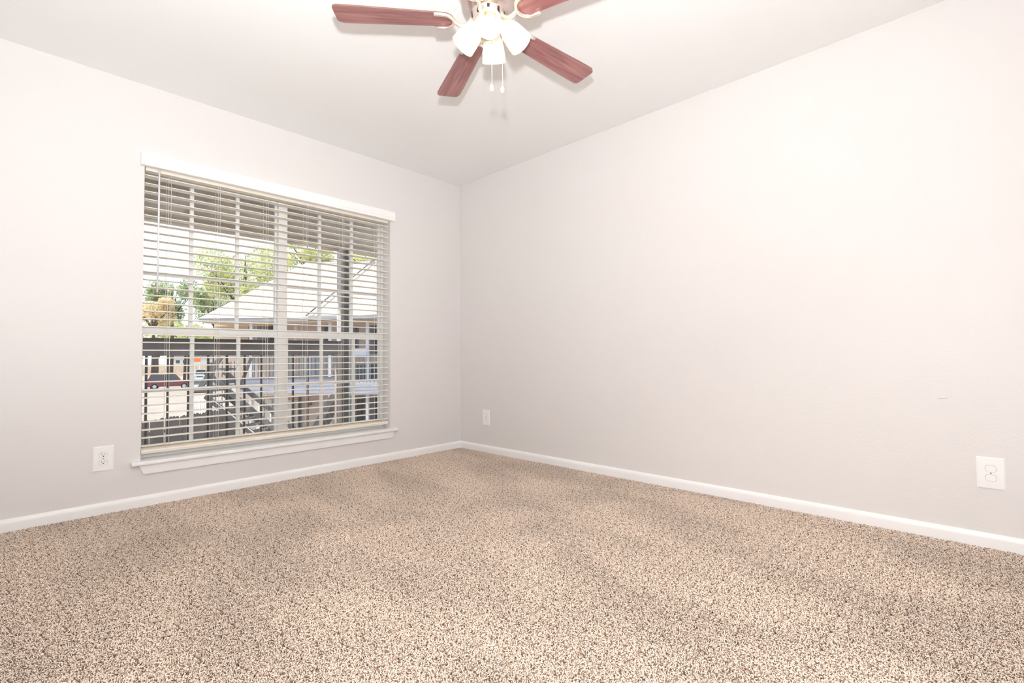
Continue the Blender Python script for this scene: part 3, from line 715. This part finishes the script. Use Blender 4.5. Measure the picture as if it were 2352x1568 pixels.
# plank fence below the balcony, pale gate beside it
fence = thing('plank_fence', tuple(atD(400, 1040, 16))[:2]+(GZ,), 'weathered dark plank fence running below the balcony railing', 'fence')
def planks(parent, pA_, pB_, h_, wdt, gap, m, name='plank', seed=1):
    rnd = random.Random(seed); d_ = pB_-pA_; d_.z = 0; L = d_.length; u = d_.normalized(); n_ = int(L/(wdt+gap)); ang = math.atan2(u.y, u.x)
    key = ('plank', wdt, h_, m)
    if key not in BOXC:
        q = [(-wdt/2, 0), (wdt/2, 0), (wdt/2, h_-wdt*0.3), (wdt*0.22, h_), (-wdt*0.22, h_), (-wdt/2, h_-wdt*0.3)]
        V = [(x, -0.01, z) for x, z in q]+[(x, 0.01, z) for x, z in q]
        BOXC[key] = mesh_from('plank', V, [(0, 1, 2, 3, 4, 5), (11, 10, 9, 8, 7, 6)]+[(i, 6+i, 6+(i+1) % 6, (i+1) % 6) for i in range(6)], m)
    for i in range(n_):
        c = pA_+u*((i+0.5)*(wdt+gap)); put(name, BOXC[key], (c.x, c.y, GZ+rnd.uniform(-0.03, 0.03)), parent, rot=(0, R(rnd.uniform(-1, 1)), ang))
    for z in (0.4, h_-0.4):
        a = Vector((pA_.x, pA_.y, GZ+z)); b = Vector((pB_.x, pB_.y, GZ+z)); nrm = Vector((-u.y, u.x, 0))*0.03
        bar('fence_rail', a+nrm, b+nrm, 0.04, 0.09, m, parent)
_fA, _fB = atD(300, 975, 14.0), atD(556, 930, 18.9)
planks(fence, _fA-(_fB-_fA)*1.1, _fB, 1.80, 0.140, 0.004, 'fence_weathered')
gate = thing('picket_gate', tuple(atD(460, 960, 20))[:2]+(GZ,), 'sunlit pale picket gate behind the dark stair posts', 'gate')
planks(gate, atD(443, 930, 21.0), atD(500, 930, 20.4), 1.95, 0.075, 0.05, 'pale_wood_and_highlight', 'picket', 5)

# far fence, house and sign behind the parked cars
ff = thing('boundary_fence', tuple(atD(400, 864, 100))[:2]+(GZ,), 'long tan board fence behind the parked cars', 'fence')
planks(ff, on_ground(-150, 866, GZ), on_ground(540, 862.5, GZ), 2.5, 0.62, 0.03, 'fence_tan', 'fence_panel', 9)
sg = thing('orange_sign', tuple(atD(452, 855, 98))[:2]+(GZ,), 'orange banner on posts above the tan board fence', 'sign')
front('banner', 445, 460, 822, 831, 98, 0.1, 'sign_orange', sg)
for px in (447, 458): front('sign_post', px-0.6, px+0.6, 831, 864, 98, 0.1, 'pale_wood_and_highlight', sg, z0=GZ)
hs = thing('far_house', tuple(atD(420, 850, 130))[:2]+(GZ,), 'small white house beyond the tan board fence', 'house')
front('house_wall', 392, 480, 822, 858, 130, 6, 'house_white', hs, z0=GZ)
front('house_roof', 388, 484, 815, 822, 129.5, 7, 'roof_shingle', hs)
for px in (408, 424): front('house_window', px-4, px+4, 827, 834, 129.9, 0.2, 'window_dark', hs)

# parked cars
def car(px, py, head, paint, label, L=4.7, W=1.85, Hh=1.75, kind='suv'):
    p = on_ground(px, py, GZ); t = thing('parked_car', p, label, 'car'); M = Matrix.Rotation(head, 4, 'Z')
    def loc(v): return Vector(p)+(M @ Vector(v))
    hl = L/2; sh = Hh*0.57
    body = [(-hl, 0.32), (-hl+0.05, sh*0.95), (-hl+0.25, sh), (hl-1.25, sh), (hl-0.35, sh*0.86), (hl-0.02, sh*0.72), (hl, 0.32)]
    if kind == 'suv': cab = [(-hl+0.12, sh), (-hl+0.48, Hh), (0.55, Hh), (hl-1.25, sh)]
    else: cab = [(-hl+0.55, sh), (-hl+1.25, Hh), (0.35, Hh), (hl-1.2, sh)]
    def prism(name, pr, w0, w1, m, zsplit=None):
        bm = bmesh.new(); z0 = min(z for x, z in pr); z1 = max(z for x, z in pr)
        def hw(z): return w0+(w1-w0)*(z-z0)/max(1e-6, z1-z0)
        a = [bm.verts.new((x, -hw(z), z)) for x, z in pr]; b = [bm.verts.new((x, hw(z), z)) for x, z in pr]
        bm.faces.new(a[::-1]); bm.faces.new(b)
        for i in range(len(pr)): j = (i+1) % len(pr); bm.faces.new((a[i], a[j], b[j], b[i]))
        bmesh.ops.bevel(bm, geom=bm.edges[:], offset=0.05, segments=2, affect='EDGES')
        return put(name, bm_mesh(name, bm, m, True), p, t, rot=(0, 0, head))
    prism('body', body, W/2, W/2*0.97, paint); prism('cabin', cab, W/2*0.95, W/2*0.78, paint)
    def quad(name, pts, m):
        return put(name, mesh_from(name, pts, [(0, 1, 2, 3)], m), p, t, rot=(0, 0, head))
    def hwc(z): return W/2*0.95+(W/2*0.78-W/2*0.95)*(z-sh)/(Hh-sh)+0.006
    x0a, x0b, x1b, x1a = cab[0][0]+0.28, cab[1][0]+0.08, cab[2][0]-0.05, cab[3][0]-0.22
    zl, zh = sh+0.06, Hh-0.10
    for s in (-1, 1):
        for f0, f1 in ((0.0, 0.47), (0.52, 1.0)):
            lo0, lo1 = x0a+(x1a-x0a)*f0, x0a+(x1a-x0a)*f1; hi0, hi1 = x0b+(x1b-x0b)*f0, x0b+(x1b-x0b)*f1
            quad('side_window', [(lo0, s*hwc(zl), zl), (lo1, s*hwc(zl), zl), (hi1, s*hwc(zh), zh), (hi0, s*hwc(zh), zh)], 'window_dark')
    fx = lambda z: cab[3][0]+(cab[2][0]-cab[3][0])*(z-sh)/(Hh-sh)+0.02
    rx = lambda z: cab[0][0]+(cab[1][0]-cab[0][0])*(z-sh)/(Hh-sh)-0.02
    quad('windscreen', [(fx(zl), -W*0.41, zl), (fx(zl), W*0.41, zl), (fx(zh), W*0.35, zh), (fx(zh), -W*0.35, zh)], 'window_dark')
    quad('rear_window', [(rx(zl), -W*0.40, zl), (rx(zl), W*0.40, zl), (rx(zh), W*0.34, zh), (rx(zh), -W*0.34, zh)], 'window_dark')
    wt = lathe('wheel', [(0.0, -0.11), (0.20, -0.11), (0.33, -0.10), (0.35, 0.0), (0.33, 0.10), (0.20, 0.11), (0.0, 0.11)], 'tyre', 20)
    hub = lathe('hub', [(0.0, -0.115), (0.20, -0.112), (0.20, 0.112), (0.0, 0.115)], 'rim_metal', 16)
    for sx in (-hl+0.85, hl-0.9):
        for sy in (-W/2+0.08, W/2-0.08):
            wo = put('wheel', wt, loc((sx, sy, 0.345)), t, rot=Euler((R(90), 0, head))); put('hub', hub, loc((sx, sy, 0.345)), wo, rot=(0, 0, 0))
    for sy in (-0.68, 0.68):
        box('headlamp', loc((hl-0.04, sy, sh*0.66)), (0.12, 0.36, 0.16), 'lamp_glass', t, rot=(0, 0, head), bev=0.02)
        box('tail_lamp', loc((-hl+0.04, sy, sh*0.80)), (0.08, 0.24, 0.22), 'paint_red', t, rot=(0, 0, head), bev=0.02)
    box('grille', loc((hl-0.02, 0, sh*0.58)), (0.07, 0.9, 0.20), 'window_dark', t, rot=(0, 0, head))
    box('rear_bumper', loc((-hl-0.02, 0, 0.48)), (0.14, W*0.92, 0.2), paint, t, rot=(0, 0, head), bev=0.03)
    box('front_bumper', loc((hl, 0, 0.44)), (0.12, W*0.92, 0.22), paint, t, rot=(0, 0, head), bev=0.03)
AR = math.atan2(RH.y, RH.x); AF = math.atan2(FH.y, FH.x)
car(391, 892.5, AR+R(32), 'paint_red', 'dark red SUV parked beyond the balcony railing', Hh=1.82)
car(462, 872, AF+R(180+28), 'paint_white', 'white SUV parked nose forward by the tan fence', Hh=1.85)
car(462, 899, AF+R(180+20), 'paint_silver', 'silver blue car with grille parked in front of the white SUV', Hh=1.5, kind='sedan')
car(512, 886, AF+R(180-12), 'paint_navy', 'dark navy car parked behind the stair landing', Hh=1.6)
car(527, 871, AF+R(170), 'paint_white', 'white car in the back row behind the dark car', Hh=1.7)

# trees
def tree(name, px, py, rx, rz, d, leaf, label, seed, n=2600, size=0.30, trunk=True, group=None):
    rnd = random.Random(seed); c = atD(px, py, d); sc = d/FPX; rx *= sc; rz *= sc
    t = thing(name, (c.x, c.y, GZ), label, 'tree', group)
    blobs = [(Vector((0, 0, 0)), 0.62)]
    for k in range(9):
        a = rnd.uniform(0, 2*math.pi); e = rnd.uniform(-0.8, 0.9); q = rnd.uniform(0.45, 0.72)
        blobs.append((Vector((math.cos(a)*q, math.sin(a)*q, e*0.62)), rnd.uniform(0.28, 0.46)))
    V, F = [], []
    for i in range(n):
        bc, br = rnd.choice(blobs)
        while True:
            v = Vector((rnd.uniform(-1, 1), rnd.uniform(-1, 1), rnd.uniform(-1, 1)))
            if 0.25 < v.length < 1: break
        q = bc+v*br; pnt = Vector((q.x*rx, q.y*rx, q.z*rz))
        rot = Euler((rnd.uniform(-1.2, 1.2), rnd.uniform(-1.2, 1.2), rnd.uniform(0, 6.28))).to_matrix(); s_ = size*rnd.uniform(0.6, 1.4); o = len(V)
        for x, y, z in ((-1, 0, 0), (0, -0.45, 0.1), (1, 0, 0), (0, 0.45, 0.1)): V.append(pnt+rot @ Vector((x*s_, y*s_, z*s_)))
        F.append((o, o+1, o+2, o+3))
    tag(put('foliage', mesh_from('foliage', V, F, leaf), c, t), kind='stuff')
    L = []
    hgt = c.z-GZ
    L.append(([(0, 0, -hgt), (0.1, 0, -hgt*0.5), (0, 0.1, 0), (0.1, 0, rz*0.6)], [0.24, 0.20, 0.14, 0.03]))
    for k in range(6):
        a = k*1.05+rnd.random(); L.append(([(0, 0, -rz*0.75), (math.cos(a)*rx*0.35, math.sin(a)*rx*0.35, -rz*0.2), (math.cos(a)*rx*0.75, math.sin(a)*rx*0.75, rz*0.25)], [0.11, 0.07, 0.02]))
    put('trunk', tubes('trunk', L, 'bark', 7), c, t)
tree('leafy_tree', 395, 690, 52, 62, 66, 'leaf_dark', 'dark green tree standing behind the red SUV', 11, 3800, 0.17)
tree('amber_tree', 352, 720, 50, 50, 60, 'leaf_amber', 'pale amber autumn tree at the window edge beside the dark tree', 12, 5200, 0.14)
tree('tall_tree', 562, 645, 112, 104, 58, 'leaf_green', 'tall sunlit green tree rising left of the shingle roof', 13, 12000, 0.16)
tree('bushy_tree', 492, 706, 64, 58, 74, 'leaf_dark', 'deep green bushy tree between the amber tree and the roof corner', 14, 5200, 0.19)
tree('yellow_tree', 705, 585, 70, 42, 44, 'leaf_yellow', 'yellow green treetop showing above the roof ridge', 15, 4200, 0.13)
tree('ridge_tree', 838, 602, 50, 28, 42, 'leaf_yellow', 'low treetop behind the roof ridge right of the porch column', 16, 2600, 0.12)
tree('low_tree', 425, 765, 75, 34, 84, 'leaf_green', 'low green tree line behind the tan board fence', 17, 4200, 0.22)
tp = on_ground(357, 866, GZ)
th = thing('street_tree', tp, 'thick bare grey trunk rising between the red SUV and the tan fence', 'tree')
put('trunk', tubes('trunk', [([(0, 0, 0), (0.1, 0, 3.0), (-0.1, 0, 7.5)], [0.55, 0.42, 0.34]), ([(0, 0, 3.2), (0.9, 0, 5.5), (1.5, 0.3, 9.0)], [0.34, 0.26, 0.16])], 'bark', 10), tp, th)
